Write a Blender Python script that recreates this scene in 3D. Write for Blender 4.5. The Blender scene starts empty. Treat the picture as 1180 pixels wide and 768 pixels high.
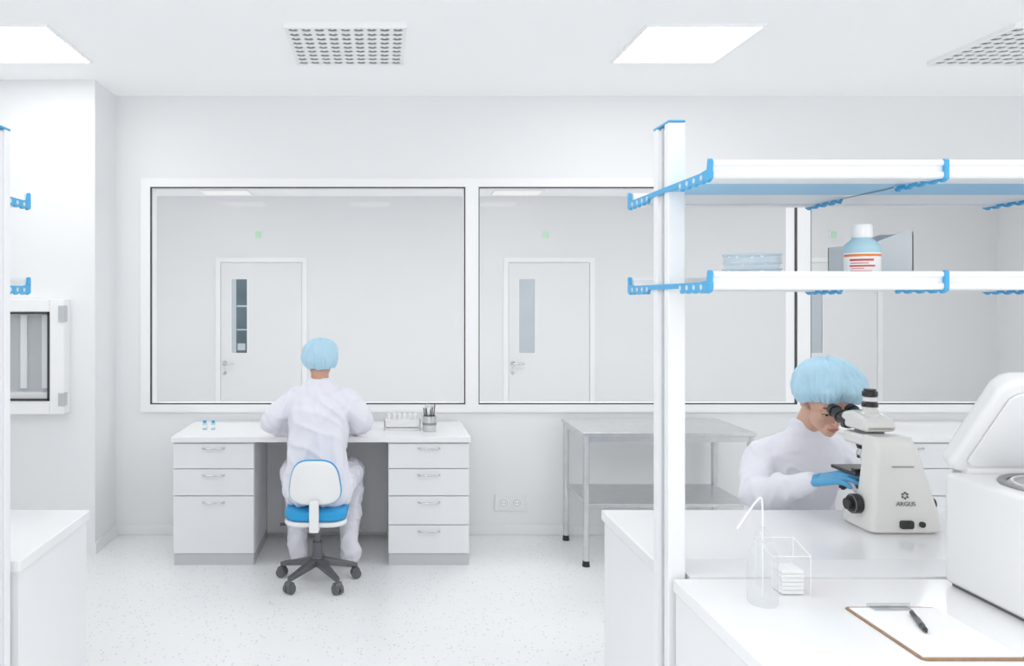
import bpy, bmesh, math, random
from mathutils import Vector, Matrix, Euler, noise
random.seed(4)
scene = bpy.context.scene
col = scene.collection
V = Vector

# ---------------------------------------------------------------- materials
def mat(name, color, rough=0.5, metal=0.0, spec=0.5, var=0.0, vscale=4.0, bump=0.0, bscale=60.0,
        trans=0.0, alpha=1.0, emit=None, estr=0.0, sss=0.0, coat=0.0, ior=1.45):
    m = bpy.data.materials.new(name); m.use_nodes = True
    nt = m.node_tree; b = nt.nodes["Principled BSDF"]
    c = (*color, 1.0)
    b.inputs["Base Color"].default_value = c
    b.inputs["Roughness"].default_value = rough
    b.inputs["Metallic"].default_value = metal
    b.inputs["Specular IOR Level"].default_value = spec
    b.inputs["IOR"].default_value = ior
    b.inputs["Transmission Weight"].default_value = trans
    b.inputs["Alpha"].default_value = alpha
    b.inputs["Coat Weight"].default_value = coat
    if sss:
        b.inputs["Subsurface Weight"].default_value = sss
        b.inputs["Subsurface Radius"].default_value = (0.02, 0.008, 0.005)
        b.inputs["Subsurface Scale"].default_value = 0.5
    if emit:
        b.inputs["Emission Color"].default_value = (*emit, 1)
        b.inputs["Emission Strength"].default_value = estr
    tc = nt.nodes.new("ShaderNodeTexCoord")
    if var > 0:
        n = nt.nodes.new("ShaderNodeTexNoise"); n.inputs["Scale"].default_value = vscale
        n.inputs["Detail"].default_value = 3
        r = nt.nodes.new("ShaderNodeValToRGB")
        r.color_ramp.elements[0].position = 0.3; r.color_ramp.elements[1].position = 0.7
        r.color_ramp.elements[0].color = (*[x * (1 - var) for x in color], 1)
        r.color_ramp.elements[1].color = c
        nt.links.new(tc.outputs["Object"], n.inputs["Vector"])
        nt.links.new(n.outputs["Fac"], r.inputs["Fac"])
        nt.links.new(r.outputs["Color"], b.inputs["Base Color"])
    if bump > 0:
        n2 = nt.nodes.new("ShaderNodeTexNoise"); n2.inputs["Scale"].default_value = bscale
        bp = nt.nodes.new("ShaderNodeBump"); bp.inputs["Strength"].default_value = bump
        bp.inputs["Distance"].default_value = 0.01
        nt.links.new(tc.outputs["Object"], n2.inputs["Vector"])
        nt.links.new(n2.outputs["Fac"], bp.inputs["Height"])
        nt.links.new(bp.outputs["Normal"], b.inputs["Normal"])
    return m

def glassmat(name, tint, refl=0.04, edge=0.5, rough=0.02, body=None, bodyfac=0.0):
    """thin-walled clear sheet; reflectance is the same from both sides of the sheet"""
    m = bpy.data.materials.new(name); m.use_nodes = True
    nt = m.node_tree; nt.nodes.clear()
    out = nt.nodes.new("ShaderNodeOutputMaterial")
    t = nt.nodes.new("ShaderNodeBsdfTransparent"); t.inputs[0].default_value = (*tint, 1)
    g = nt.nodes.new("ShaderNodeBsdfGlossy"); g.inputs["Roughness"].default_value = rough
    lw = nt.nodes.new("ShaderNodeLayerWeight"); lw.inputs[0].default_value = 0.5
    pw = nt.nodes.new("ShaderNodeMath"); pw.operation = 'POWER'; pw.inputs[1].default_value = 4.0
    nt.links.new(lw.outputs["Facing"], pw.inputs[0])
    mul = nt.nodes.new("ShaderNodeMath"); mul.operation = 'MULTIPLY_ADD'
    mul.inputs[1].default_value = edge; mul.inputs[2].default_value = refl
    nt.links.new(pw.outputs[0], mul.inputs[0])
    mx = nt.nodes.new("ShaderNodeMixShader")
    nt.links.new(mul.outputs[0], mx.inputs[0]); nt.links.new(g.outputs[0], mx.inputs[2])
    if body:
        d = nt.nodes.new("ShaderNodeBsdfDiffuse"); d.inputs[0].default_value = (*body, 1)
        tl = nt.nodes.new("ShaderNodeBsdfTranslucent"); tl.inputs[0].default_value = (*body, 1)
        md_ = nt.nodes.new("ShaderNodeMixShader"); md_.inputs[0].default_value = 0.5
        nt.links.new(d.outputs[0], md_.inputs[1]); nt.links.new(tl.outputs[0], md_.inputs[2])
        m2 = nt.nodes.new("ShaderNodeMixShader"); m2.inputs[0].default_value = bodyfac
        nt.links.new(t.outputs[0], m2.inputs[1]); nt.links.new(md_.outputs[0], m2.inputs[2])
        nt.links.new(m2.outputs[0], mx.inputs[1])
    else:
        nt.links.new(t.outputs[0], mx.inputs[1])
    nt.links.new(mx.outputs[0], out.inputs[0])
    return m

def emat(name, color, s):
    m = bpy.data.materials.new(name); m.use_nodes = True
    nt = m.node_tree; nt.nodes.clear()
    out = nt.nodes.new("ShaderNodeOutputMaterial"); e = nt.nodes.new("ShaderNodeEmission")
    e.inputs[0].default_value = (*color, 1); e.inputs[1].default_value = s
    nt.links.new(e.outputs[0], out.inputs[0]); return m

M_wall = mat("wall_paint", (0.88, 0.89, 0.90), 0.55, var=0.012, vscale=1.5)
M_corr = mat("corridor_paint", (0.85, 0.86, 0.87), 0.6, var=0.012, vscale=1.5)
M_ceil = mat("ceiling_paint_glow", (0.88, 0.89, 0.90), 0.7, var=0.01, vscale=1.5, emit=(0.97, 0.985, 1.0), estr=0.16)  # paint given a faint added glow to brighten the ceiling; not a lamp
M_ceilc = mat("corridor_ceiling_paint_glow", (0.86, 0.87, 0.88), 0.7, var=0.01, vscale=1.5, emit=(0.97, 0.985, 1.0), estr=0.2)  # same added glow, lifts the corridor ceiling without a fixture
M_frame = mat("white_frame", (0.95, 0.955, 0.96), 0.35)
M_black = mat("black_gasket", (0.03, 0.03, 0.03), 0.5)
M_lam2 = mat("cabinet_laminate", (0.84, 0.85, 0.865), 0.35, var=0.01, vscale=3)
M_top = mat("bench_top", (0.88, 0.885, 0.895), 0.18, coat=0.2)
M_kick = mat("kick_grey", (0.56, 0.57, 0.59), 0.5)
M_greypan = mat("grey_panel", (0.56, 0.57, 0.59), 0.5)
M_steel = mat("brushed_steel", (0.68, 0.69, 0.70), 0.3, metal=0.9, var=0.1, vscale=20)
M_chrome = mat("chrome", (0.62, 0.63, 0.64), 0.15, metal=1.0)
M_alu = mat("white_aluminium", (0.85, 0.86, 0.875), 0.3, spec=0.6)
M_alug = mat("grey_aluminium", (0.50, 0.52, 0.54), 0.35)
M_blue = mat("blue_plastic", (0.04, 0.36, 0.70), 0.35)
M_bluec = mat("blue_seat_fabric", (0.012, 0.32, 0.70), 0.6, bump=0.2, bscale=400)
M_whitep = mat("white_plastic", (0.87, 0.875, 0.88), 0.3)
M_cream = mat("microscope_enamel", (0.81, 0.795, 0.765), 0.25, coat=0.3)
M_blackp = mat("black_plastic", (0.012, 0.012, 0.013), 0.3)
M_dgrey = mat("dark_grey_metal", (0.12, 0.125, 0.135), 0.35, metal=0.5)
M_mgrey = mat("mid_grey", (0.25, 0.255, 0.26), 0.4)
M_coat = mat("cleanroom_fabric", (0.82, 0.82, 0.89), 0.75, sss=0.0, bump=0.1, bscale=300)
M_cap = mat("cap_nonwoven_blue", (0.44, 0.69, 0.84), 0.8, bump=0.15, bscale=200)
M_skin = mat("skin", (0.64, 0.35, 0.24), 0.5, sss=0.15, var=0.06, vscale=25)
M_skin2 = mat("skin_fair", (0.68, 0.39, 0.28), 0.45, sss=0.12, var=0.05, vscale=25)
M_lip = mat("lips", (0.50, 0.15, 0.13), 0.35)
M_brow = mat("brow_hair", (0.05, 0.03, 0.02), 0.7)
M_eye = mat("eye_white", (0.80, 0.80, 0.80), 0.15)
M_iris = mat("iris_brown", (0.03, 0.02, 0.015), 0.1)
M_glove = mat("nitrile_blue", (0.08, 0.36, 0.66), 0.45)
M_brown = mat("hardboard", (0.34, 0.19, 0.09), 0.5, var=0.3, vscale=60)
M_paper = mat("paper", (0.91, 0.91, 0.91), 0.7)
M_orange = mat("label_orange", (0.80, 0.20, 0.03), 0.5)
M_red = mat("label_red", (0.65, 0.03, 0.05), 0.5)
M_label = mat("label_white", (0.9, 0.9, 0.88), 0.5)
M_green = mat("exit_green", (0.55, 0.85, 0.58), 0.5)
M_glass = glassmat("window_glass", (0.955, 0.96, 0.965), 0.012, 0.25)
M_cglass = glassmat("clear_acrylic", (0.985, 0.99, 0.995), 0.04, 0.3, 0.05, (0.92, 0.93, 0.94), 0.06)
M_dish = glassmat("dish_glass", (0.95, 0.98, 1.0), 0.05, 0.45, 0.04, (0.84, 0.93, 0.98), 0.10)
M_dishrim = mat("dish_rim_glass", (0.55, 0.70, 0.79), 0.15)
M_wash = glassmat("translucent_ldpe", (0.975, 0.98, 0.985), 0.03, 0.25, 0.25, (0.90, 0.91, 0.92), 0.18)
M_frost = mat("frosted_acrylic", (0.66, 0.68, 0.69), 0.4)
M_bshelf = mat("blue_shelf_strip", (0.13, 0.52, 0.84), 0.3)
M_liquid = mat("bottle_glass", (0.38, 0.60, 0.70), 0.12)
M_slotd = mat("slot_dark_glass", (0.10, 0.16, 0.19), 0.1, var=0.4, vscale=3)
M_slotl = mat("slot_light_glass", (0.56, 0.62, 0.67), 0.1, var=0.1, vscale=3)
M_lamp = emat("lamp_panel", (1, 1, 1), 9.0)
M_lampc = emat("corridor_lamp_soft", (1, 1, 1), 1.05)
M_fillc = emat("corridor_added_fill", (1, 1, 1), 13.0)  # emitter for the added fill panels out of view in the corridor

# floor
M_floor = bpy.data.materials.new("speckled_vinyl"); M_floor.use_nodes = True
nt = M_floor.node_tree; b = nt.nodes["Principled BSDF"]
tc = nt.nodes.new("ShaderNodeTexCoord")
vo = nt.nodes.new("ShaderNodeTexVoronoi"); vo.inputs["Scale"].default_value = 46
nt.links.new(tc.outputs["Object"], vo.inputs["Vector"])
rp = nt.nodes.new("ShaderNodeValToRGB")
rp.color_ramp.elements[0].position = 0.12; rp.color_ramp.elements[0].color = (1, 1, 1, 1)
rp.color_ramp.elements[1].position = 0.26; rp.color_ramp.elements[1].color = (0, 0, 0, 1)
nt.links.new(vo.outputs["Distance"], rp.inputs["Fac"])
sep = nt.nodes.new("ShaderNodeSeparateColor"); nt.links.new(vo.outputs["Color"], sep.inputs[0])
gt = nt.nodes.new("ShaderNodeMath"); gt.operation = 'GREATER_THAN'; gt.inputs[1].default_value = 0.45
nt.links.new(sep.outputs[0], gt.inputs[0])
mu = nt.nodes.new("ShaderNodeMath"); mu.operation = 'MULTIPLY'
nt.links.new(gt.outputs[0], mu.inputs[0]); nt.links.new(rp.outputs["Color"], mu.inputs[1])
mx = nt.nodes.new("ShaderNodeMix"); mx.data_type = 'RGBA'
mx.inputs[6].default_value = (0.895, 0.905, 0.91, 1); mx.inputs[7].default_value = (0.54, 0.57, 0.59, 1)
nt.links.new(mu.outputs[0], mx.inputs[0]); nt.links.new(mx.outputs[2], b.inputs["Base Color"])
b.inputs["Roughness"].default_value = 0.28

# ---------------------------------------------------------------- helpers
def parent_to(o, p):
    if p is not None: o.parent = p
def empty(name, loc=(0, 0, 0)):
    e = bpy.data.objects.new(name, None); e.empty_display_size = 0.1
    col.objects.link(e); return e
def mk(name, bm, m, p=None, smooth=0.6, bevel=0.0, seg=2):
    me = bpy.data.meshes.new(name)
    bmesh.ops.recalc_face_normals(bm, faces=bm.faces[:])
    bm.to_mesh(me); bm.free()
    o = bpy.data.objects.new(name, me); col.objects.link(o)
    if isinstance(m, (list, tuple)):
        for k in m: me.materials.append(k)
    else: me.materials.append(m)
    if bevel > 0:
        md = o.modifiers.new("bevel", 'BEVEL'); md.width = bevel; md.segments = seg
        md.limit_method = 'ANGLE'; md.angle_limit = math.radians(30)
        if seg > 1: md.harden_normals = True
        smooth = smooth or 0.6
    if smooth:
        me.shade_smooth(); me.set_sharp_from_angle(angle=smooth)
    parent_to(o, p); return o
def bxb(bm, x0, x1, y0, y1, z0, z1):
    vs = [bm.verts.new((x, y, z)) for x in (x0, x1) for y in (y0, y1) for z in (z0, z1)]
    for f in ((0, 1, 3, 2), (4, 6, 7, 5), (0, 4, 5, 1), (2, 3, 7, 6), (0, 2, 6, 4), (1, 5, 7, 3)):
        bm.faces.new([vs[i] for i in f])
def box(name, x0, x1, y0, y1, z0, z1, m, p=None, bevel=0.0, seg=2):
    bm = bmesh.new(); bxb(bm, x0, x1, y0, y1, z0, z1)
    return mk(name, bm, m, p, 0, bevel, seg)
def boxes(name, lst, m, p=None, bevel=0.0):
    bm = bmesh.new()
    for l in lst: bxb(bm, *l)
    return mk(name, bm, m, p, 0, bevel)
def quads(name, lst, m, p=None):
    bm = bmesh.new()
    for q in lst: bm.faces.new([bm.verts.new(c) for c in q])
    return mk(name, bm, m, p, 0)
def frame_of(d):
    d = d.normalized()
    a = V((0, 0, 1)) if abs(d.z) < 0.9 else V((1, 0, 0))
    u = d.cross(a).normalized(); w = d.cross(u).normalized()
    return u, w
def cylb(bm, p0, p1, r0, r1, n=24):
    p0 = V(p0); p1 = V(p1); u, w = frame_of(p1 - p0)
    A = []; B = []
    for i in range(n):
        t = 2 * math.pi * i / n; d = u * math.cos(t) + w * math.sin(t)
        A.append(bm.verts.new(p0 + d * r0)); B.append(bm.verts.new(p1 + d * r1))
    for i in range(n):
        j = (i + 1) % n; bm.faces.new((A[i], A[j], B[j], B[i]))
    bm.faces.new(A[::-1]); bm.faces.new(B)
def cyl(name, p0, p1, r0, m, p=None, r1=None, n=24, bevel=0.0):
    bm = bmesh.new(); cylb(bm, p0, p1, r0, r0 if r1 is None else r1, n)
    return mk(name, bm, m, p, 0.6, bevel)
def cyls(name, lst, m, p=None, n=16):
    bm = bmesh.new()
    for l in lst: cylb(bm, l[0], l[1], l[2], l[3] if len(l) > 3 else l[2], n)
    return mk(name, bm, m, p, 0.6)
def lathe(name, prof, loc, m, p=None, n=40, axis='Z', sy=1.0):
    bm = bmesh.new(); rings = []
    for r, z in prof:
        ring = []
        if r < 1e-5:
            ring = [bm.verts.new((0, 0, z))]
        else:
            for i in range(n):
                t = 2 * math.pi * i / n
                ring.append(bm.verts.new((r * math.cos(t), r * math.sin(t) * sy, z)))
        rings.append(ring)
    for a, bb in zip(rings[:-1], rings[1:]):
        for i in range(n):
            j = (i + 1) % n
            if len(a) == 1 and len(bb) == 1: break
            if len(a) == 1: bm.faces.new((a[0], bb[i], bb[j]))
            elif len(bb) == 1: bm.faces.new((a[i], a[j], bb[0]))
            else: bm.faces.new((a[i], a[j], bb[j], bb[i]))
    M = Matrix.Translation(V(loc))
    if axis == 'X': M = M @ Matrix.Rotation(math.pi / 2, 4, 'Y')
    if axis == 'Y': M = M @ Matrix.Rotation(-math.pi / 2, 4, 'X')
    bmesh.ops.transform(bm, matrix=M, verts=bm.verts[:])
    return mk(name, bm, m, p, 0.7)
def prism(name, poly, axis, a0, a1, m, p=None, bevel=0.0, seg=2):
    """poly 2D; axis X -> (y,z); axis Y -> (x,z); axis Z -> (x,y)"""
    bm = bmesh.new()
    def pt(q, a):
        return {'X': (a, q[0], q[1]), 'Y': (q[0], a, q[1]), 'Z': (q[0], q[1], a)}[axis]
    A = [bm.verts.new(pt(q, a0)) for q in poly]; B = [bm.verts.new(pt(q, a1)) for q in poly]
    n = len(poly)
    bm.faces.new(A); bm.faces.new(B[::-1])
    for i in range(n):
        j = (i + 1) % n; bm.faces.new((A[i], B[i], B[j], A[j]))
    return mk(name, bm, m, p, 0, bevel, seg)
def tube(name, pts, r, m, p=None, cyclic=False, res=6):
    cu = bpy.data.curves.new(name, 'CURVE'); cu.dimensions = '3D'
    cu.bevel_depth = r; cu.bevel_resolution = 4; cu.use_fill_caps = True
    sp = cu.splines.new('NURBS' if len(pts) > 2 else 'POLY'); sp.points.add(len(pts) - 1)
    for q, c in zip(sp.points, pts): q.co = (*c, 1)
    if len(pts) > 2: sp.order_u = 3; sp.use_endpoint_u = not cyclic
    sp.use_cyclic_u = cyclic; sp.resolution_u = res
    o = bpy.data.objects.new(name, cu); col.objects.link(o); cu.materials.append(m)
    parent_to(o, p); return o
def rrect(x0, x1, y0, y1, r, n=5):
    out = []
    for cx, cy, a in ((x1 - r, y1 - r, 0), (x0 + r, y1 - r, 90), (x0 + r, y0 + r, 180), (x1 - r, y0 + r, 270)):
        for i in range(n + 1):
            t = math.radians(a + 90 * i / n); out.append((cx + r * math.cos(t), cy + r * math.sin(t)))
    return out

# blob: one continuous skin from many closed shells
def blob(name, prims, voxel, m, p=None, smooth=4, disp=None):
    bm = bmesh.new()
    for pr in prims:
        k = pr[0]
        if k == 'c':
            pts = pr[1]
            for i, (c, r) in enumerate(pts):
                bmesh.ops.create_uvsphere(bm, u_segments=20, v_segments=12, radius=r, matrix=Matrix.Translation(V(c)))
                if i: cylb(bm, pts[i - 1][0], c, pts[i - 1][1], r, 20)
        elif k == 'e':
            R = Euler(pr[3]).to_matrix().to_4x4() if len(pr) > 3 else Matrix.Identity(4)
            S = Matrix.Diagonal((*pr[2], 1))
            bmesh.ops.create_uvsphere(bm, u_segments=28, v_segments=18, radius=1, matrix=Matrix.Translation(V(pr[1])) @ R @ S)
        elif k == 'l':
            rings = []
            for (c, rx, ry) in pr[1]:
                ring = []
                for i in range(36):
                    t = 2 * math.pi * i / 36
                    cx, sx = math.cos(t), math.sin(t); e = 0.85
                    ring.append(bm.verts.new((c[0] + rx * math.copysign(abs(cx) ** e, cx), c[1] + ry * math.copysign(abs(sx) ** e, sx), c[2])))
                rings.append(ring)
            for a, bb in zip(rings[:-1], rings[1:]):
                for i in range(36):
                    j = (i + 1) % 36; bm.faces.new((a[i], a[j], bb[j], bb[i]))
            bm.faces.new(rings[0][::-1]); bm.faces.new(rings[-1])
    for f in bm.faces: f.normal_update()
    me = bpy.data.meshes.new("tmp"); bm.to_mesh(me); bm.free()
    o = bpy.data.objects.new("tmp", me); col.objects.link(o)
    md = o.modifiers.new("r", 'REMESH'); md.mode = 'VOXEL'; md.voxel_size = voxel
    if smooth:
        s = o.modifiers.new("s", 'SMOOTH'); s.iterations = smooth; s.factor = 0.6
    dg = bpy.context.evaluated_depsgraph_get()
    me2 = bpy.data.meshes.new_from_object(o.evaluated_get(dg))
    bpy.data.objects.remove(o); bpy.data.meshes.remove(me)
    me2.name = name
    if disp:
        ns = [v.normal.copy() for v in me2.vertices]
        for v, nn in zip(me2.vertices, ns):
            v.co += nn * disp(v.co)
        b2 = bmesh.new(); b2.from_mesh(me2)
        for _ in range(3):
            bmesh.ops.smooth_vert(b2, verts=b2.verts[:], factor=0.5, use_axis_x=True, use_axis_y=True, use_axis_z=True)
        b2.to_mesh(me2); b2.free()
    me2.materials.clear(); me2.materials.append(m); me2.shade_smooth()
    o = bpy.data.objects.new(name, me2); col.objects.link(o); parent_to(o, p)
    return o
def folds(amp, dirs, seed=0.0, fade=()):
    """ridged creases stretched along the given directions; fade = [(point, radius)] kept smooth"""
    def f(c):
        s = 0
        for (d, fr, st) in dirs:
            d = V(d).normalized(); al = c.dot(d)
            q = (c - d * al) * fr + d * al * fr * st + V((seed, seed * 1.7, 0))
            w = noise.noise(q * 0.6) * 0.8
            n = noise.noise(q + V((w, w, w))); s += max(0, 1 - abs(n) * 2.8) ** 1.6
        k = 1.0
        for (pt, r) in fade: k = min(k, max(0.0, min(1.0, (c - V(pt)).length / r - 0.5)))
        return k * (amp * (s - 0.35) + amp * 0.5 * noise.noise(c * 9 + V((seed, 0, 0))))
    return f
def hand_prims(W, f, n, s, curl=(20, 30, 20), sc=1.0):
    W = V(W); f = V(f).normalized(); n = V(n); n = (n - f * n.dot(f)).normalized(); s0 = V(s)
    sd = f.cross(n); sd = sd if sd.dot(s0) > 0 else -sd
    P = [('c', [(W - f * 0.03, 0.024 * sc), (W + f * 0.01, 0.023 * sc)])]
    offs = [0.030, 0.010, -0.010, -0.029]; L = [0.072, 0.080, 0.074, 0.058]
    for o_, l in zip(offs, L):
        base = W + f * (0.088 - abs(o_) * 0.25) * sc + sd * o_ * sc
        P.append(('c', [(W + f * 0.01 + sd * o_ * 0.55 * sc, 0.014 * sc), (base, 0.0115 * sc)]))
        a = 0; q = base; pts = [(base, 0.0105 * sc)]
        for k, fr_ in enumerate((0.44, 0.31, 0.25)):
            a += math.radians(curl[k] * (1 + (0.25 * (offs.index(o_)))))
            d = f * math.cos(a) - n * math.sin(a) + sd * o_ * 5.0
            q = q + d.normalized() * l * fr_ * sc
            pts.append((q, (0.0095, 0.0086, 0.0073)[k] * sc))
        P.append(('c', pts))
    t0 = W + f * 0.02 * sc + sd * 0.02 * sc
    t1 = t0 + (f * 0.6 + sd * 0.75 - n * 0.35).normalized() * 0.042 * sc
    t2 = t1 + (f * 0.9 + sd * 0.3 - n * 0.35).normalized() * 0.032 * sc
    t3 = t2 + (f * 1.0 + sd * 0.0 - n * 0.4).normalized() * 0.026 * sc
    P.append(('c', [(t0, 0.016 * sc), (t1, 0.013 * sc), (t2, 0.0115 * sc), (t3, 0.009 * sc)]))
    return P

# ---------------------------------------------------------------- room shell
YB = 5.205; H = 3.0
XL, XR = -3.6, 5.2
box("floor", XL - 0.2, 7.4, -1.6, 9.0, -0.08, 0, M_floor)
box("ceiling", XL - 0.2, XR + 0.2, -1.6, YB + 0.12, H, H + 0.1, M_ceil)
box("wall_left", XL - 0.12, XL, 2.2, 4.82, 0, H, M_wall)
box("wall_right", XR, XR + 0.12, 2.2, YB, 0, H, M_wall)
box("wall_left_column", XL - 0.12, -1.815, 4.82, YB + 0.12, 0, H, M_wall)
ZB, ZT = 0.893, 2.375
wins = [(-1.577, 0.569), (0.658, 2.828), (2.917, 5.08)]
boxes("wall_back", [(-1.815, XR + 0.12, YB, YB + 0.12, 0, ZB),
                    (-1.815, XR + 0.12, YB, YB + 0.12, ZT, H),
                    (-1.815, wins[0][0], YB, YB + 0.12, ZB, ZT),
                    (wins[0][1], wins[1][0], YB, YB + 0.12, ZB, ZT),
                    (wins[1][1], wins[2][0], YB, YB + 0.12, ZB, ZT),
                    (wins[2][1], XR + 0.12, YB, YB + 0.12, ZB, ZT)], M_wall)
for i, (a, c) in enumerate(wins):
    w = empty("window_%d" % (i + 1))
    e = 0.0445
    L_ = a - (0.065 if i == 0 else e); R_ = c + e
    y0, y1 = YB - 0.022, YB + 0.0
    boxes("frame", [(L_, R_, y0, y1, ZT, ZT + 0.058), (L_, R_, y0, y1, ZB - 0.053, ZB),
                    (L_, a, y0, y1, ZB, ZT), (c, R_, y0, y1, ZB, ZT)], M_frame, w)
    g = 0.007
    boxes("gasket", [(a, c, y0 + 0.004, y1 + 0.005, ZT - g, ZT), (a, c, y0 + 0.004, y1 + 0.005, ZB, ZB + g),
                     (a, a + g, y0 + 0.004, y1 + 0.005, ZB + g, ZT - g), (c - g, c, y0 + 0.004, y1 + 0.005, ZB + g, ZT - g)], M_black, w)
    quads("glass_pane", [[(a + g, YB + 0.006, ZB + g), (c - g, YB + 0.006, ZB + g), (c - g, YB + 0.006, ZT - g), (a + g, YB + 0.006, ZT - g)]], M_glass, w)
    boxes("reveal_lining", [(a - 0.0, a + 0.004, YB + 0.013, YB + 0.12, ZB, ZT), (c - 0.004, c, YB + 0.013, YB + 0.12, ZB, ZT)], M_frame, w)
# cove skirting
box("baseboard_back", -1.815, XR, YB - 0.012, YB, 0, 0.07, M_wall, bevel=0.006)
boxes("baseboard_left", [(XL, -1.803, 4.808, 4.82, 0, 0.07), (-1.815, -1.803, 4.82, YB - 0.012, 0, 0.07)], M_wall)

# corridor behind the glazing
YC = 8.8; HC = 2.8
box("wall_corridor_back", -4.2, 7.22, YC, YC + 0.1, 0, HC, M_corr)
box("wall_corridor_left", -4.2, -4.1, YB + 0.12, YC, 0, HC, M_corr)
box("wall_corridor_right", 7.1, 7.2, YB + 0.12, YC, 0, HC, M_corr)
box("wall_corridor_front", XR + 0.12, 7.2, YB + 0.02, YB + 0.12, 0, HC, M_corr)
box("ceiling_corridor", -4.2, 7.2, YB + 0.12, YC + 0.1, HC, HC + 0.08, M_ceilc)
for i, xo in enumerate((0, 3.317, 6.634 - 0.0)):
    d = empty("door_%d" % (i + 1))
    X0, X1 = -1.914 + xo, -0.862 + xo
    f = 0.055
    boxes("door_casing", [(X0, X0 + f, YC - 0.022, YC, 0, 2.09 - f), (X1 - f, X1, YC - 0.022, YC, 0, 2.09 - f), (X0, X1, YC - 0.022, YC, 2.09 - f, 2.09)], M_frame, d)
    sx0, sx1 = X0 + 0.18, X0 + 0.36
    boxes("leaf", [(X0 + f + 0.006, sx0, YC - 0.014, YC, 0.01, 2.09 - f - 0.006), (sx1, X1 - f - 0.006, YC - 0.014, YC, 0.01, 2.09 - f - 0.006),
                   (sx0, sx1, YC - 0.014, YC, 0.01, 0.99), (sx0, sx1, YC - 0.014, YC, 1.84, 2.09 - f - 0.006)], M_corr, d)
    if i == 0:
        box("vision_glass", sx0, sx1, YC - 0.01, YC, 0.99, 1.84, M_slotd, d)
        boxes("shelving_beyond", [(sx0 + 0.06, sx1, YC - 0.013, YC - 0.01, 1.52, 1.54), (sx0 + 0.06, sx1, YC - 0.013, YC - 0.01, 1.25, 1.265), (sx0, sx0 + 0.055, YC - 0.013, YC - 0.01, 0.99, 1.84), (sx0 + 0.07, sx1 - 0.02, YC - 0.013, YC - 0.01, 1.02, 1.1)], M_slotl, d)
    else:
        box("vision_glass", sx0, sx1, YC - 0.01, YC, 0.99, 1.84, M_slotl, d)
    boxes("vision_frame", [(sx0 - 0.012, sx0, YC - 0.018, YC - 0.01, 0.98, 1.85), (sx1, sx1 + 0.012, YC - 0.018, YC - 0.01, 0.98, 1.85)], M_frame, d)
    hx = X0 + 0.105
    cyls("handle", [((hx, YC - 0.10, 0.87), (hx, YC - 0.012, 0.87), 0.012), ((hx - 0.008, YC - 0.095, 0.87), (hx + 0.12, YC - 0.095, 0.87), 0.012),
                    ((hx, YC - 0.025, 0.87), (hx, YC - 0.014, 0.87), 0.03), ((hx, YC - 0.025, 0.76), (hx, YC - 0.014, 0.76), 0.02)], M_chrome, d)
    s = empty("exit_sign")
    box("sign_plate", X0 + 0.44, X0 + 0.54, YC - 0.012, YC, 2.30, 2.41, M_whitep, s)
    box("sign_symbol", X0 + 0.455, X0 + 0.525, YC - 0.016, YC - 0.012, 2.315, 2.395, M_green, s)

# ceiling lamps
def lamp(name, cx, cy, z, w, d, m, fm=M_frame):
    e = empty(name)
    box("diffuser", cx - w / 2, cx + w / 2, cy - d / 2, cy + d / 2, z - 0.010, z, m, e)
    t = 0.014
    boxes("trim_frame", [(cx - w / 2 - t, cx + w / 2 + t, cy - d / 2 - t, cy - d / 2, z - 0.013, z), (cx - w / 2 - t, cx + w / 2 + t, cy + d / 2, cy + d / 2 + t, z - 0.013, z),
                         (cx - w / 2 - t, cx - w / 2, cy - d / 2, cy + d / 2, z - 0.013, z), (cx + w / 2, cx + w / 2 + t, cy - d / 2, cy + d / 2, z - 0.013, z)], fm, e)
for cy in (4.145, 1.75, -0.65):
    for cx in (-1.99, 1.64, 4.6 if cy < 3 else None, -0.18 if cy < 3 else None):
        if cx is None: continue
        lamp("corridor_fill_panel", cx, cy, H, 0.58, 0.58, M_lamp)
for cx in (-1.725, 1.50, 4.75):
    lamp("corridor_fill_panel", cx, 8.46, HC, 0.52, 0.34, M_lampc)
    lamp("corridor_fill_panel", cx, 6.3, HC, 1.2, 0.6, M_fillc)  # added fill, hidden above the window opening, brightens the corridor

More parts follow.
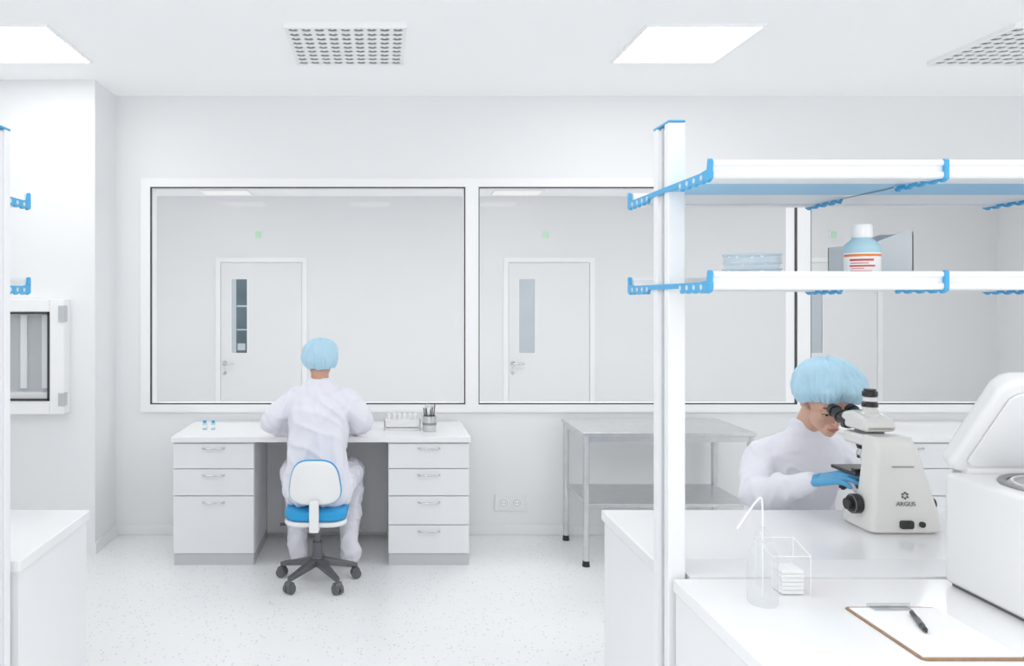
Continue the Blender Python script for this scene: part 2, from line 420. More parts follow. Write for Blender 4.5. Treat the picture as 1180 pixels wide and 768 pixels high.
# perforated air diffusers
def diffuser(cx, cy):
    e = empty("ceiling_air_diffuser")
    N = 9; W = 0.60; c = W / N; z = H - 0.022
    bm = bmesh.new()
    for i in range(N):
        for j in range(N):
            x = cx - W / 2 + (i + .5) * c; y = cy - W / 2 + (j + .5) * c
            n = 24; sq = []; ci = []; up = []
            r = c * 0.39
            for k in range(n):
                t = 2 * math.pi * k / n; dx, dy = math.cos(t), math.sin(t); s_ = (c / 2) / max(abs(dx), abs(dy))
                sq.append(bm.verts.new((x + dx * s_, y + dy * s_, z))); ci.append(bm.verts.new((x + dx * r, y + dy * r, z)))
                up.append(bm.verts.new((x + dx * r * 0.95, y + dy * r * 0.95, z + 0.005)))
            for k in range(n):
                l = (k + 1) % n
                bm.faces.new((sq[k], sq[l], ci[l], ci[k])); bm.faces.new((ci[k], ci[l], up[l], up[k]))
    mk("perforated_plate", bm, M_frame, e, 0.5)
    box("dark_plenum", cx - W / 2, cx + W / 2, cy - W / 2, cy + W / 2, z + 0.007, H, M_mgrey, e)
    cyls("nozzle_cores", [((cx - W / 2 + (i + .5) * c, cy - W / 2 + (j + .28) * c, z + 0.003), (cx - W / 2 + (i + .5) * c, cy - W / 2 + (j + .28) * c, z + 0.007), c * 0.15) for i in range(N) for j in range(N)], M_frame, e, 12)
    t = 0.012
    boxes("trim_frame", [(cx - W / 2 - t, cx + W / 2 + t, cy - W / 2 - t, cy - W / 2, z - 0.002, H), (cx - W / 2 - t, cx + W / 2 + t, cy + W / 2, cy + W / 2 + t, z - 0.002, H),
                         (cx - W / 2 - t, cx - W / 2, cy - W / 2, cy + W / 2, z - 0.002, H), (cx + W / 2, cx + W / 2 + t, cy - W / 2, cy + W / 2, z - 0.002, H)], M_frame, e)
diffuser(-0.185, 4.145); diffuser(3.50, 4.145)

# pass-through hatch at left
h = empty("pass_through_hatch")
hx0, hx1, hy = -3.0, -1.97, 4.72
boxes("frame", [(hx1 - 0.09, hx1, hy, 4.82, 0.895, 1.61), (hx0, hx0 + 0.09, hy, 4.82, 0.895, 1.61),
                (hx0 + 0.09, hx1 - 0.09, hy, 4.82, 1.53, 1.61), (hx0 + 0.09, hx1 - 0.09, hy, 4.82, 0.895, 0.98)], M_frame, h, bevel=0.006)
a, c, z0, z1 = hx0 + 0.09, hx1 - 0.09, 0.98, 1.53; g = 0.012
boxes("gasket", [(a, c, hy - 0.004, hy + 0.02, z1 - g, z1), (a, c, hy - 0.004, hy + 0.02, z0, z0 + g), (a, a + g, hy - 0.004, hy + 0.02, z0, z1), (c - g, c, hy - 0.004, hy + 0.02, z0, z1)], M_black, h)
quads("glass", [[(a + g, hy + 0.006, z0 + g), (c - g, hy + 0.006, z0 + g), (c - g, hy + 0.006, z1 - g), (a + g, hy + 0.006, z1 - g)]], M_glass, h)
box("steel_liner", a, c, 4.80, 4.818, z0, z1, M_alug, h)
boxes("liner_ribs", [(c - 0.075 - 0.135 * i, c - 0.035 - 0.135 * i, 4.785, 4.80, z0 + 0.07, z1 - 0.02) for i in range(6)], M_alu, h)
box("liner_sill", a, c, 4.74, 4.80, z0, z0 + 0.05, M_whitep, h)
boxes("hinges", [(hx1 - 0.03, hx1 + 0.012, hy - 0.015, hy + 0.03, 1.47, 1.57), (hx1 - 0.03, hx1 + 0.012, hy - 0.015, hy + 0.03, 0.95, 1.03)], M_alug, h, bevel=0.003)

# wall socket
s = empty("wall_socket")
box("plate", 0.77, 0.98, YB - 0.012, YB, 0.165, 0.28, M_whitep, s, bevel=0.004)
for cx in (0.83, 0.92):
    cyl("socket_well", (cx, YB - 0.0125, 0.222), (cx, YB - 0.017, 0.222), 0.034, M_frame, s)
    cyl("socket_recess", (cx, YB - 0.017, 0.222), (cx, YB - 0.019, 0.222), 0.026, M_alug, s)
    cyl("socket_face", (cx, YB - 0.019, 0.222), (cx, YB - 0.0195, 0.222), 0.022, M_frame, s)
    cyls("socket_pins", [((cx - 0.01, YB - 0.0195, 0.222), (cx - 0.01, YB - 0.021, 0.222), 0.003), ((cx + 0.01, YB - 0.0195, 0.222), (cx + 0.01, YB - 0.021, 0.222), 0.003)], M_black, s)

# ---------------------------------------------------------------- desks with drawers
def handle(x, y, z, p, w=0.13):
    tube("handle", [(x - w / 2, y, z), (x - w / 2, y - 0.03, z), (x + w / 2, y - 0.03, z), (x + w / 2, y, z)], 0.005, M_chrome, p)
def desk(x0, x1, drawersL, drawersR, wc=0.49):
    d = empty("laboratory_desk")
    yf = 4.60; yb = 5.15
    box("worktop", x0, x1, yf - 0.02, YB - 0.013, 0.748, 0.78, M_top, d, bevel=0.003)
    def cab(a, c, zs):
        box("carcass", a, c, yf + 0.018, yb, 0.07, 0.747, M_lam2, d)
        box("plinth", a + 0.004, c - 0.004, yf + 0.012, yb, 0.0, 0.07, M_kick, d)
        for i in range(len(zs) - 1):
            box("drawer_front", a + 0.002, c - 0.002, yf, yf + 0.018, zs[i + 1] + 0.004, zs[i] - 0.002, M_lam2, d, bevel=0.002)
            handle((a + c) / 2, yf, zs[i] - 0.028 - (0.008 if i else 0), d)
    cab(x0 + 0.008, x0 + 0.008 + wc, drawersL)
    cab(x1 - 0.008 - wc, x1 - 0.008, drawersR)
    box("modesty_panel", x0 + 0.5, x1 - 0.5, 5.10, 5.12, 0.05, 0.747, M_greypan, d)
    return d
desk(-1.269, 0.537, [0.738, 0.583, 0.42, 0.07], [0.738, 0.585, 0.42, 0.245, 0.07])
desk(2.95, 4.75, [0.738, 0.585, 0.42, 0.245, 0.07], [0.738, 0.585, 0.42, 0.245, 0.07])

# desk-top items
ZD = 0.78
for vx in (-1.13, -1.075):
    e = empty("sample_vial")
    lathe("glass_body", [(0, 0), (0.013, 0), (0.014, 0.003), (0.014, 0.035), (0.009, 0.042), (0, 0.042)], (vx, 4.86, ZD), M_liquid, e, 20)
    lathe("cap", [(0, 0.042), (0.011, 0.042), (0.011, 0.056), (0, 0.056)], (vx, 4.86, ZD), M_blue, e, 20)
    lathe("label", [(0.0145, 0.008), (0.0145, 0.030)], (vx, 4.86, ZD), M_label, e, 20)
e = empty("test_tube_rack")
rx0, rx1, ry = 0.015, 0.245, 4.86
boxes("rack_body", [(rx0, rx1, ry - 0.04, ry + 0.04, ZD, ZD + 0.012), (rx0, rx1, ry - 0.04, ry + 0.04, ZD + 0.055, ZD + 0.063),
                    (rx0, rx0 + 0.008, ry - 0.04, ry + 0.04, ZD, ZD + 0.063), (rx1 - 0.008, rx1, ry - 0.04, ry + 0.04, ZD, ZD + 0.063),
                    (rx0, rx1, ry - 0.04, ry - 0.036, ZD + 0.02, ZD + 0.055)], M_whitep, e, bevel=0.002)
for i in range(6):
    for j in (-0.02, 0.02):
        x = rx0 + 0.03 + i * 0.034
        lathe("tube", [(0, 0.014), (0.008, 0.02), (0.009, 0.085), (0.011, 0.086), (0.011, 0.1), (0, 0.1)], (x, ry + j, ZD), M_whitep, e, 16)
e = empty("instrument_holder_cup")
lathe("steel_cup", [(0, 0), (0.042, 0), (0.044, 0.004), (0.044, 0.095), (0.041, 0.095), (0.041, 0.006), (0, 0.006)], (0.30, 4.80, ZD), M_steel, e, 32)
lathe("cup_band", [(0.0455, 0.04), (0.0455, 0.055)], (0.30, 4.80, ZD), M_mgrey, e, 32)
cyls("instruments", [((0.30 + 0.02 * math.cos(k), 4.80 + 0.02 * math.sin(k), ZD + 0.01), (0.30 + 0.036 * math.cos(k), 4.80 + 0.034 * math.sin(k), ZD + 0.15 + 0.02 * math.sin(3 * k)), 0.004) for k in (0.3, 1.3, 2.3, 3.2, 4.1, 5.2)], M_dgrey, e)
cyls("scissor_rings", [((0.285, 4.80, ZD + 0.155), (0.285, 4.806, ZD + 0.155), 0.014), ((0.315, 4.80, ZD + 0.15), (0.315, 4.806, ZD + 0.15), 0.014)], M_steel, e)
e = empty("small_tablet_monitor")
prism("screen", [(4.97, ZD + 0.0), (5.02, ZD + 0.215), (5.005, ZD + 0.22), (4.955, ZD)], 'X', -0.32, -0.190, M_whitep, e)
prism("display", [(4.9575, ZD + 0.03), (5.001, ZD + 0.205), (4.999, ZD + 0.205), (4.9555, ZD + 0.03)], 'X', -0.312, -0.200, M_blue, e)

# ---------------------------------------------------------------- steel table
e = empty("stainless_steel_table")
tx0, tx1, ty0, ty1 = 1.205, 2.245, 4.56, 5.12
box("top", tx0, tx1, ty0, ty1, 0.785, 0.81, M_steel, e, bevel=0.004)
box("top_frame", tx0 + 0.02, tx1 - 0.02, ty0 + 0.02, ty1 - 0.02, 0.75, 0.785, M_steel, e)
box("undershelf", tx0 + 0.03, tx1 - 0.03, ty0 + 0.03, ty1 - 0.03, 0.355, 0.375, M_steel, e, bevel=0.003)
lg = []; ft = []
for lx in (tx0 + 0.025, tx1 - 0.025):
    for ly in (ty0 + 0.03, ty1 - 0.03):
        lg.append(((lx, ly, 0.03), (lx, ly, 0.785), 0.019)); ft.append(((lx, ly, 0), (lx, ly, 0.035), 0.023, 0.020))
cyls("legs", lg, M_steel, e, 24); cyls("feet", ft, M_blackp, e, 24)

# ---------------------------------------------------------------- office chair
ch = empty("swivel_chair")
cx, cy = -0.367, 4.34
def bar(bm, p0, p1, w0, w1, h0, h1):
    p0 = V(p0); p1 = V(p1); d = (p1 - p0).normalized(); s_ = d.cross(V((0, 0, 1))).normalized(); u = V((0, 0, 1))
    A = [bm.verts.new(p0 + s_ * sx * w0 / 2 + u * sz * h0 / 2) for sx, sz in ((-1, -1), (1, -1), (1, 1), (-1, 1))]
    B = [bm.verts.new(p1 + s_ * sx * w1 / 2 + u * sz * h1 / 2) for sx, sz in ((-1, -1), (1, -1), (1, 1), (-1, 1))]
    for i in range(4):
        j = (i + 1) % 4; bm.faces.new((A[i], A[j], B[j], B[i]))
    bm.faces.new(A[::-1]); bm.faces.new(B)
bm = bmesh.new(); cast = []; stems = []
for k in range(5):
    t = math.radians(-54 + 72 * k - 2)
    ex, ey = cx + 0.225 * math.cos(t), cy + 0.225 * math.sin(t)
    bar(bm, (cx, cy, 0.125), (ex, ey, 0.078), 0.055, 0.032, 0.045, 0.022)
    sx, sy = math.cos(t + 1.57), math.sin(t + 1.57)
    for q in (-0.014, 0.014):
        cast.append(((ex + sx * (q - 0.010), ey + sy * (q - 0.010), 0.028), (ex + sx * (q + 0.010), ey + sy * (q + 0.010), 0.028), 0.028))
    stems.append(((ex, ey, 0.03), (ex, ey, 0.085), 0.010)); stems.append(((ex - sx * .02, ey - sy * .02, 0.045), (ex + sx * .02, ey + sy * .02, 0.045), 0.022))
mk("star_base", bm, M_dgrey, ch, 0, 0.006)
cyls("castors", cast, M_dgrey, ch, 24); cyls("castor_stems", stems, M_dgrey, ch)
cyls("gas_column", [((cx, cy, 0.10), (cx, cy, 0.23), 0.030, 0.026), ((cx, cy, 0.23), (cx, cy, 0.345), 0.016)], M_dgrey, ch, 24)
cyl("base_hub", (cx, cy, 0.095), (cx, cy, 0.15), 0.042, M_dgrey, ch, 0.032, bevel=0.004)
box("seat_mechanism", cx - 0.06, cx + 0.06, cy - 0.10, cy + 0.10, 0.335, 0.36, M_dgrey, ch, bevel=0.006)
prism("seat_shell", rrect(cx - 0.175, cx + 0.175, cy - 0.18, cy + 0.20, 0.10, 8), 'Z', 0.358, 0.385, M_whitep, ch, 0.012, 3)
prism("seat_cushion", rrect(cx - 0.175, cx + 0.175, cy - 0.175, cy + 0.195, 0.10, 8), 'Z', 0.386, 0.445, M_bluec, ch, 0.022, 4)
# backrest shell, curved
bp = []
for i in range(48):
    t = 2 * math.pi * i / 48
    c_, s_ = math.cos(t), math.sin(t); e_ = 0.62
    x = math.copysign(abs(c_) ** e_, c_); z = math.copysign(abs(s_) ** e_, s_)
    wz = 0.138 - 0.020 * z
    bp.append((x * wz, 0.607 + z * 0.122))
def backrest(name, sc, y0, th, m):
    bm = bmesh.new(); F = []; B_ = []
    rings_f = []; rings_b = []
    for q in (1.0, 0.96, 0.85, 0.6, 0.3):
        rf = []; rb = []
        for (x, z) in bp:
            X = x * sc * q; Z = 0.605 + (z - 0.605) * sc * q
            yc = y0 + (0.035 * (1 - (X / 0.16) ** 2)) * -1
            bul = th * math.sqrt(max(0, 1 - q ** 6)) if q < 1 else 0
            rf.append(bm.verts.new((cx + X, yc - bul, Z))); rb.append(bm.verts.new((cx + X, yc + bul + 0.004, Z)))
        rings_f.append(rf); rings_b.append(rb)
    n = len(bp)
    for rs in (rings_f, rings_b):
        for a, b_ in zip(rs[:-1], rs[1:]):
            for i in range(n):
                j = (i + 1) % n; bm.faces.new((a[i], a[j], b_[j], b_[i]))
        bm.faces.new(rs[-1])
    for i in range(n):
        j = (i + 1) % n; bm.faces.new((rings_f[0][i], rings_f[0][j], rings_b[0][j], rings_b[0][i]))
    return mk(name, bm, m, ch, 0.9)
backrest("backrest_shell", 0.98, 4.185, 0.012, M_whitep)
backrest("backrest_cushion", 1.02, 4.205, 0.018, M_bluec)
bm = bmesh.new()
for p0, p1 in (((cx, 4.36, 0.348), (cx, 4.125, 0.350)), ):
    bar(bm, p0, p1, 0.06, 0.05, 0.016, 0.016)
bxb(bm, cx - 0.026, cx + 0.026, 4.112, 4.130, 0.345, 0.52)
mk("backrest_bracket", bm, M_whitep, ch, 0, 0.006)
cyls("levers", [((cx - 0.06, cy, 0.347), (cx - 0.18, cy - 0.02, 0.335), 0.005), ((cx - 0.18, cy - 0.02, 0.335), (cx - 0.21, cy - 0.025, 0.333), 0.009)], M_blackp, ch)

# ---------------------------------------------------------------- bouffant cap
def cap(name, M4, rx, ry, hz, phimax, seed, p, n=200, rings=50, pleats=34, rim=0.84, lump=0.045):
    bm = bmesh.new(); R = []
    top = bm.verts.new(M4 @ V((0, 0, hz)))
    for i in range(1, rings + 1):
        t = i / rings; ph = math.radians(phimax) * t
        rr = math.sin(ph) ** 0.82 if ph < math.pi / 2 else math.sin(ph) ** 0.7
        z = hz * math.cos(ph) if ph < math.pi / 2 else hz * 0.85 * math.cos(ph)
        k = 1.0
        if t > 0.82: k = 1 - (1 - rim) * ((t - 0.82) / 0.18) ** 1.3
        if t > 0.97: k += 0.03
        ring = []
        for j in range(n):
            a = 2 * math.pi * j / n
            d = V((math.cos(a), math.sin(a), 0))
            wob = noise.noise(V((d.x * 2.2 + seed, d.y * 2.2, t * 2.0)))
            pl = math.sin(a * pleats + 5 * wob + 2.5 * math.sin(a * 3 + seed))
            amp = 0.008 + 0.026 * t ** 2
            big = lump * noise.noise(V((d.x * 2.2 + seed, d.y * 2.2, z * 14)))
            cr = 0.05 * max(0, 1 - abs(noise.noise(V((d.x * 3.2 + seed, d.y * 3.2, z * 9)))) * 4) ** 1.5
            f = rr * k * (1 + amp * pl + big - cr)
            ring.append(bm.verts.new(M4 @ V((rx * f * d.x, ry * f * d.y, z * (1 + big - cr)))))
        R.append(ring)
    for j in range(n): bm.faces.new((top, R[0][j], R[0][(j + 1) % n]))
    for A, B_ in zip(R[:-1], R[1:]):
        for j in range(n):
            l = (j + 1) % n; bm.faces.new((A[j], B_[j], B_[l], A[l]))
    o = mk(name, bm, M_cap, p, 3.0)
    so = o.modifiers.new("thick", 'SOLIDIFY'); so.thickness = 0.0015
    return o

# head: local frame face = -Y, up = +Z
def head(M4, p, skinm):
    def T(c): return tuple(M4 @ V(c))
    rot = M4.to_euler()
    def E(c, r): return ('e', T(c), r, rot)
    def C(pts): return ('c', [(T(c), r) for c, r in pts])
    P = [E((0, 0.012, 0.032), (0.072, 0.092, 0.083)), E((0, -0.024, -0.030), (0.055, 0.058, 0.066)), E((0, -0.042, 0.025), (0.058, 0.045, 0.045)),
         C([((0, -0.072, -0.090), 0.013), ((0, -0.066, -0.075), 0.022)]),
         C([((-0.050, 0.0, -0.042), 0.012), ((-0.036, -0.030, -0.074), 0.011), ((-0.008, -0.068, -0.091), 0.011)]),
         C([((0.050, 0.0, -0.042), 0.012), ((0.036, -0.030, -0.074), 0.011), ((0.008, -0.068, -0.091), 0.011)]),
         E((-0.036, -0.055, -0.024), (0.023, 0.024, 0.022)), E((0.036, -0.055, -0.024), (0.023, 0.024, 0.022)),
         C([((0, -0.083, 0.014), 0.0060), ((0, -0.094, -0.010), 0.0060), ((0, -0.103, -0.028), 0.0070)]),
         C([((-0.008, -0.092, -0.033), 0.0055), ((0, -0.099, -0.032), 0.006)]), C([((0.008, -0.092, -0.033), 0.0055), ((0, -0.099, -0.032), 0.006)]),
         C([((-0.044, -0.068, 0.018), 0.010), ((-0.014, -0.081, 0.018), 0.0085)]), C([((0.044, -0.068, 0.018), 0.010), ((0.014, -0.081, 0.018), 0.0085)]),
         E((0, -0.078, -0.060), (0.023, 0.014, 0.018)),
         E((-0.075, 0.014, -0.006), (0.007, 0.018, 0.029)), E((0.075, 0.014, -0.006), (0.007, 0.018, 0.029))]
    blob("head_skin", P, 0.0028, skinm, p, 5)
    for sx in (-1, 1):
        blob("eyeball", [E((sx * 0.031, -0.0705, 0.000), (0.0105, 0.0115, 0.0105))], 0.0010, M_eye, p, 1)
        blob("iris", [E((sx * 0.031, -0.0808, -0.002), (0.0052, 0.0022, 0.0052))], 0.0008, M_iris, p, 1)
        blob("upper_eyelid", [C([((sx * 0.045, -0.0720, 0.002), 0.0038), ((sx * 0.038, -0.0780, 0.0070), 0.0052), ((sx * 0.030, -0.0800, 0.0080), 0.0056), ((sx * 0.019, -0.0770, 0.002), 0.0040)]),
                              C([((sx * 0.042, -0.0700, 0.010), 0.006), ((sx * 0.022, -0.0760, 0.011), 0.006)])], 0.0011, skinm, p, 2)
        blob("lower_eyelid", [C([((sx * 0.045, -0.0725, -0.001), 0.0030), ((sx * 0.032, -0.0770, -0.0085), 0.0038), ((sx * 0.019, -0.0760, -0.001), 0.0034)])], 0.0011, skinm, p, 2)
        blob("lashes", [C([((sx * 0.048, -0.0755, 0.000), 0.0010), ((sx * 0.039, -0.0825, 0.0022), 0.0014), ((sx * 0.030, -0.0850, 0.0026), 0.0014), ((sx * 0.020, -0.0802, -0.001), 0.001)])], 0.0006, M_brow, p, 0)
        blob("eyebrow", [C([((sx * 0.050, -0.0705, 0.022), 0.0016), ((sx * 0.038, -0.0795, 0.0265), 0.0028), ((sx * 0.018, -0.0860, 0.0235), 0.0030)])], 0.0008, M_brow, p, 1)
    blob("lips", [C([((-0.020, -0.085, -0.0605), 0.0018), ((-0.006, -0.0925, -0.0565), 0.0034), ((0, -0.093, -0.0578), 0.003), ((0.006, -0.0925, -0.0565), 0.0034), ((0.020, -0.085, -0.0605), 0.0018)]),
                  C([((-0.016, -0.0865, -0.0635), 0.002), ((0, -0.0925, -0.0655), 0.0044), ((0.016, -0.0865, -0.0635), 0.002)])], 0.0010, M_lip, p, 2)

# ---------------------------------------------------------------- man at the desk (seen from behind)
man = empty("seated_technician")
mxx = -0.367
coatM = [('l', [((mxx, 4.375, 0.452), 0.175, 0.125), ((mxx, 4.375, 0.50), 0.192, 0.142), ((mxx, 4.38, 0.56), 0.190, 0.140), ((mxx, 4.395, 0.66), 0.170, 0.122),
                 ((mxx, 4.415, 0.76), 0.164, 0.115), ((mxx, 4.44, 0.86), 0.170, 0.118), ((mxx, 4.46, 0.96), 0.178, 0.118), ((mxx, 4.475, 1.03), 0.172, 0.105),
                 ((mxx, 4.485, 1.068), 0.135, 0.085), ((mxx, 4.49, 1.095), 0.085, 0.066), ((mxx, 4.495, 1.125), 0.062, 0.060), ((mxx, 4.497, 1.140), 0.060, 0.058)]),
         ('c', [((mxx - 0.12, 4.48, 1.030), 0.058), ((mxx - 0.165, 4.48, 1.010), 0.063), ((mxx - 0.225, 4.475, 0.955), 0.061), ((mxx - 0.293, 4.485, 0.888), 0.056), ((mxx - 0.275, 4.56, 0.855), 0.052), ((mxx - 0.22, 4.66, 0.838), 0.045), ((mxx - 0.17, 4.74, 0.824), 0.035)]),
         ('c', [((mxx + 0.12, 4.48, 1.030), 0.058), ((mxx + 0.165, 4.48, 1.010), 0.063), ((mxx + 0.210, 4.475, 0.955), 0.061), ((mxx + 0.245, 4.485, 0.888), 0.056), ((mxx + 0.25, 4.56, 0.855), 0.052), ((mxx + 0.20, 4.66, 0.838), 0.045), ((mxx + 0.15, 4.74, 0.824), 0.035)]),
         ]
blob("coverall_top", coatM, 0.0060, M_coat, man, 5, folds(0.0125, [((0.25, 0, 1), 11, 0.25), ((-0.7, 0.2, 0.7), 9, 0.3)], 3.1, [((mxx, 4.495, 1.13), 0.05), ((mxx - 0.17, 4.74, 0.824), 0.06), ((mxx + 0.15, 4.74, 0.824), 0.06)]))
legs = [('c', [((mxx - 0.10, 4.40, 0.525), 0.085), ((mxx - 0.17, 4.62, 0.545), 0.078), ((mxx - 0.19, 4.80, 0.545), 0.066), ((mxx - 0.165, 4.73, 0.34), 0.058), ((mxx - 0.15, 4.66, 0.15), 0.052), ((mxx - 0.145, 4.645, 0.075), 0.056)]),
        ('c', [((mxx + 0.10, 4.40, 0.525), 0.085), ((mxx + 0.165, 4.62, 0.545), 0.078), ((mxx + 0.19, 4.78, 0.545), 0.066), ((mxx + 0.18, 4.70, 0.34), 0.060), ((mxx + 0.17, 4.62, 0.15), 0.054), ((mxx + 0.175, 4.60, 0.070), 0.058)]),
        ('e', (mxx, 4.41, 0.525), (0.17, 0.12, 0.075))]
blob("trousers", legs, 0.0060, M_coat, man, 5, folds(0.010, [((1, 0.2, 0.25), 14, 0.3), ((0.3, 0, 1), 9, 0.4)], 8.0))
for sx, fx, fy in ((-1, mxx - 0.147, 4.655), (1, mxx + 0.178, 4.61)):
    blob("shoe", [('c', [((fx, fy - 0.03, 0.045), 0.036), ((fx + sx * 0.008, fy + 0.08, 0.042), 0.036), ((fx + sx * 0.02, fy + 0.17, 0.034), 0.032)]),
                  ('e', (fx + sx * 0.01, fy + 0.07, 0.016), (0.044, 0.13, 0.015), (0, 0, -sx * 0.08))], 0.005, M_whitep, man, 3)
hm = Matrix.Translation((mxx, 4.53, 1.235)) @ Matrix.Rotation(math.pi, 4, 'Z') @ Matrix.Rotation(math.radians(16), 4, 'X')
head(hm, man, M_skin)
blob("neck", [('c', [((mxx, 4.495, 1.08), 0.050), ((mxx, 4.505, 1.14), 0.052), ((mxx, 4.515, 1.19), 0.054)])], 0.004, M_skin, man, 3)
cap("bouffant_cap", hm @ Matrix.Translation((0, 0.012, 0.038)) @ Matrix.Rotation(math.radians(-20), 4, 'X'), 0.112, 0.122, 0.104, 144, 1.7, man, pleats=30, rim=1.06, lump=0.08)
blob("glove_left", hand_prims((mxx - 0.16, 4.76, 0.820), (0.35, 1, -0.12), (0, 0, 1), (1, 0, 0), (14, 22, 16), 0.95), 0.003, M_glove, man, 2)
blob("glove_right", hand_prims((mxx + 0.14, 4.76, 0.820), (-0.35, 1, -0.12), (0, 0, 1), (-1, 0, 0), (14, 22, 16), 0.95), 0.003, M_glove, man, 2)

# ---------------------------------------------------------------- island benches with overhead shelving
def bench(x0, x1, side):
    """side: +1 island end on the left (x0), -1 island end on the right (x1)"""
    e = empty("laboratory_bench")
    for (a, c, nm) in ((1.33, 1.99, "near"), (2.125, 2.64, "far")):
        box("worktop_" + nm, x0, x1, a, c, 0.845, 0.88, M_top, e, bevel=0.004)
    xe0, xe1 = (x0 + 0.006, x0 + 0.03) if side > 0 else (x1 - 0.03, x1 - 0.006)
    box("end_gable_far", xe0, xe1, 2.13, 2.62, 0.0, 0.845, M_lam2, e)
    box("end_gable_near", xe0, xe1, 1.36, 1.985, 0.0, 0.845, M_lam2, e)
    xs = sorted([xe1 if side > 0 else x0 + 0.006, x1 - 0.006 if side > 0 else xe0])
    box("carcass", xs[0], xs[1], 1.38, 1.985, 0.08, 0.845, M_lam2, e)
    box("plinth", xs[0], xs[1], 1.42, 1.985, 0, 0.08, M_kick, e)
    box("rear_panel", xs[0], xs[1], 2.13, 2.15, 0.0, 0.845, M_lam2, e)
    # service spine between the worktops
    sx0, sx1 = (x0 + 0.045, x1) if side > 0 else (x0, x1 - 0.065)
    box("service_spine", sx0, sx1, 1.992, 2.123, 0.0, 0.884, M_lam2, e)
    # uprights
    px0 = x0 - 0.008 if side > 0 else x1 - 0.018 - 0.045
    posts = [px0, px0 + 1.62 * side]
    for k, q in enumerate(posts):
        zb = 0.0 if k == 0 else 0.884
        bm = bmesh.new()
        bxb(bm, q, q + 0.045, 2.0, 2.03, zb, 2.075); bxb(bm, q, q + 0.045, 2.08, 2.11, zb, 2.075); bxb(bm, q + 0.008, q + 0.037, 2.03, 2.08, zb, 2.07)
        mk("upright", bm, M_alu, e, 0, 0.003)
        bm = bmesh.new()
        bxb(bm, q, q + 0.045, 1.998, 2.112, 2.075, 2.081)
        mk("upright_cap", bm, M_blue, e, 0, 0.002)
        boxes("upright_slot", [(q + 0.004, q + 0.008, 2.05, 2.06, zb, 2.07), (q + 0.037, q + 0.041, 2.05, 2.06, zb, 2.07)], M_alug, e)
    # shelves
    ysn, ysf = 1.745, 2.315
    bx = [px0 - 0.004 + side * 0.54 * i for i in range(5)]
    lo, hi = min(bx) , max(bx) + 0.012
    for z in (1.632, 1.888):
        t = 0.042
        for nm, y0, y1, s_ in (("rail_near", ysn, ysn + 0.05, 1), ("rail_far", ysf - 0.05, ysf, -1)):
            poly = [(0.004, 0.0), (0.05, 0.0), (0.05, 0.018), (0.022, 0.018), (0.018, 0.024), (0.018, t - 0.006), (0.012, t), (0.004, t), (0.0, t - 0.004), (0.0, 0.031), (0.006, 0.027), (0.006, 0.017), (0.0, 0.013), (0.0, 0.004)]
            pp = [((ysn + a_) if s_ > 0 else (ysf - a_), z + b_) for a_, b_ in poly]
            prism(nm, pp, 'X', lo + 0.012, hi - 0.012, M_alu, e)
        box("shelf_board_near", lo + 0.012, hi - 0.012, ysn + 0.052, 1.86, z + 0.004, z + 0.016, M_alu, e)
        box("shelf_board_strip", lo + 0.012, hi - 0.012, 1.86, 2.06, z + 0.004, z + 0.016, M_bshelf if z > 1.7 else M_alu, e)
        box("shelf_board_far", lo + 0.012, hi - 0.012, 2.06, ysf - 0.052, z + 0.004, z + 0.016, M_alu, e)
        for q in bx:
            pts = []
            # bottom edge with scallops, far -> near
            n = 72
            for i in range(n + 1):
                u = i / n; y = ysf + 0.004 - u * (ysf - ysn + 0.008)
                d_ = min(y - ysn, ysf - y)
                sc_ = 0.007 * (0.5 - 0.5 * math.cos(d_ / 0.042 * 2 * math.pi)) if 0.02 < d_ < 0.17 else 0
                zz = z - 0.009 + sc_ + (0.013 if d_ >= 0.17 else 0)
                if d_ < 0.012: zz = z - 0.009 + (0.012 - max(d_, 0)) ** 2 * 50
                pts.append((y, zz))
            pts += [(ysn - 0.004, z + t - 0.001), (ysn + 0.002, z + t + 0.003), (ysn + 0.007, z + t + 0.000), (ysn + 0.011, z + 0.021), (ysn + 0.05, z + 0.0175),
                    (ysf - 0.05, z + 0.0175), (ysf - 0.011, z + 0.021), (ysf - 0.007, z + t + 0.000), (ysf - 0.002, z + t + 0.003), (ysf + 0.004, z + t - 0.001)]
            prism("bracket", pts, 'X', q, q + 0.009, M_blue, e)
            hl = []
            for y in [ysn + 0.042 * (i + 0.95) for i in range(4)] + [ysf - 0.042 * (i + 0.95) for i in range(4)]:
                hl.append(((q - 0.001, y, z + 0.006), (q + 0.010, y, z + 0.006), 0.0062))
            cyls("bracket_studs", hl, M_frost, e)
    return e
bench(0.76, 3.3, 1)
bench(-3.5, -1.01, -1)

# ---------------------------------------------------------------- shelf items
ZS = 1.632 + 0.0185
e = empty("glass_petri_dish")
for i in range(2):
    z = ZS + 0.000 + i * 0.036
    lathe("dish", [(0, 0), (0.060, 0), (0.063, 0.004), (0.063, 0.030)], (0.915, 1.885, z), M_dish, e, 56)
    lathe("lid", [(0.0665, 0.012), (0.0665, 0.032), (0.065, 0.034), (0, 0.034)], (0.915, 1.885, z), M_dish, e, 56)
    lathe("rim", [(0.0668, 0.0318), (0.0682, 0.033), (0.0668, 0.0342), (0.0655, 0.033), (0.0668, 0.0318)], (0.915, 1.885, z), M_dishrim, e, 56)
    lathe("rim_lower", [(0.0665, 0.0112), (0.0675, 0.0120), (0.0665, 0.0128), (0.0655, 0.012), (0.0665, 0.0112)], (0.915, 1.885, z), M_dishrim, e, 56)
e = empty("reagent_bottle")
bx_, by_ = 1.178, 1.87
lathe("glass_body", [(0, 0), (0.037, 0), (0.040, 0.004), (0.040, 0.082), (0.037, 0.094), (0.026, 0.104), (0.021, 0.108), (0.021, 0.116), (0, 0.116)], (bx_, by_, ZS), M_liquid, e, 48)
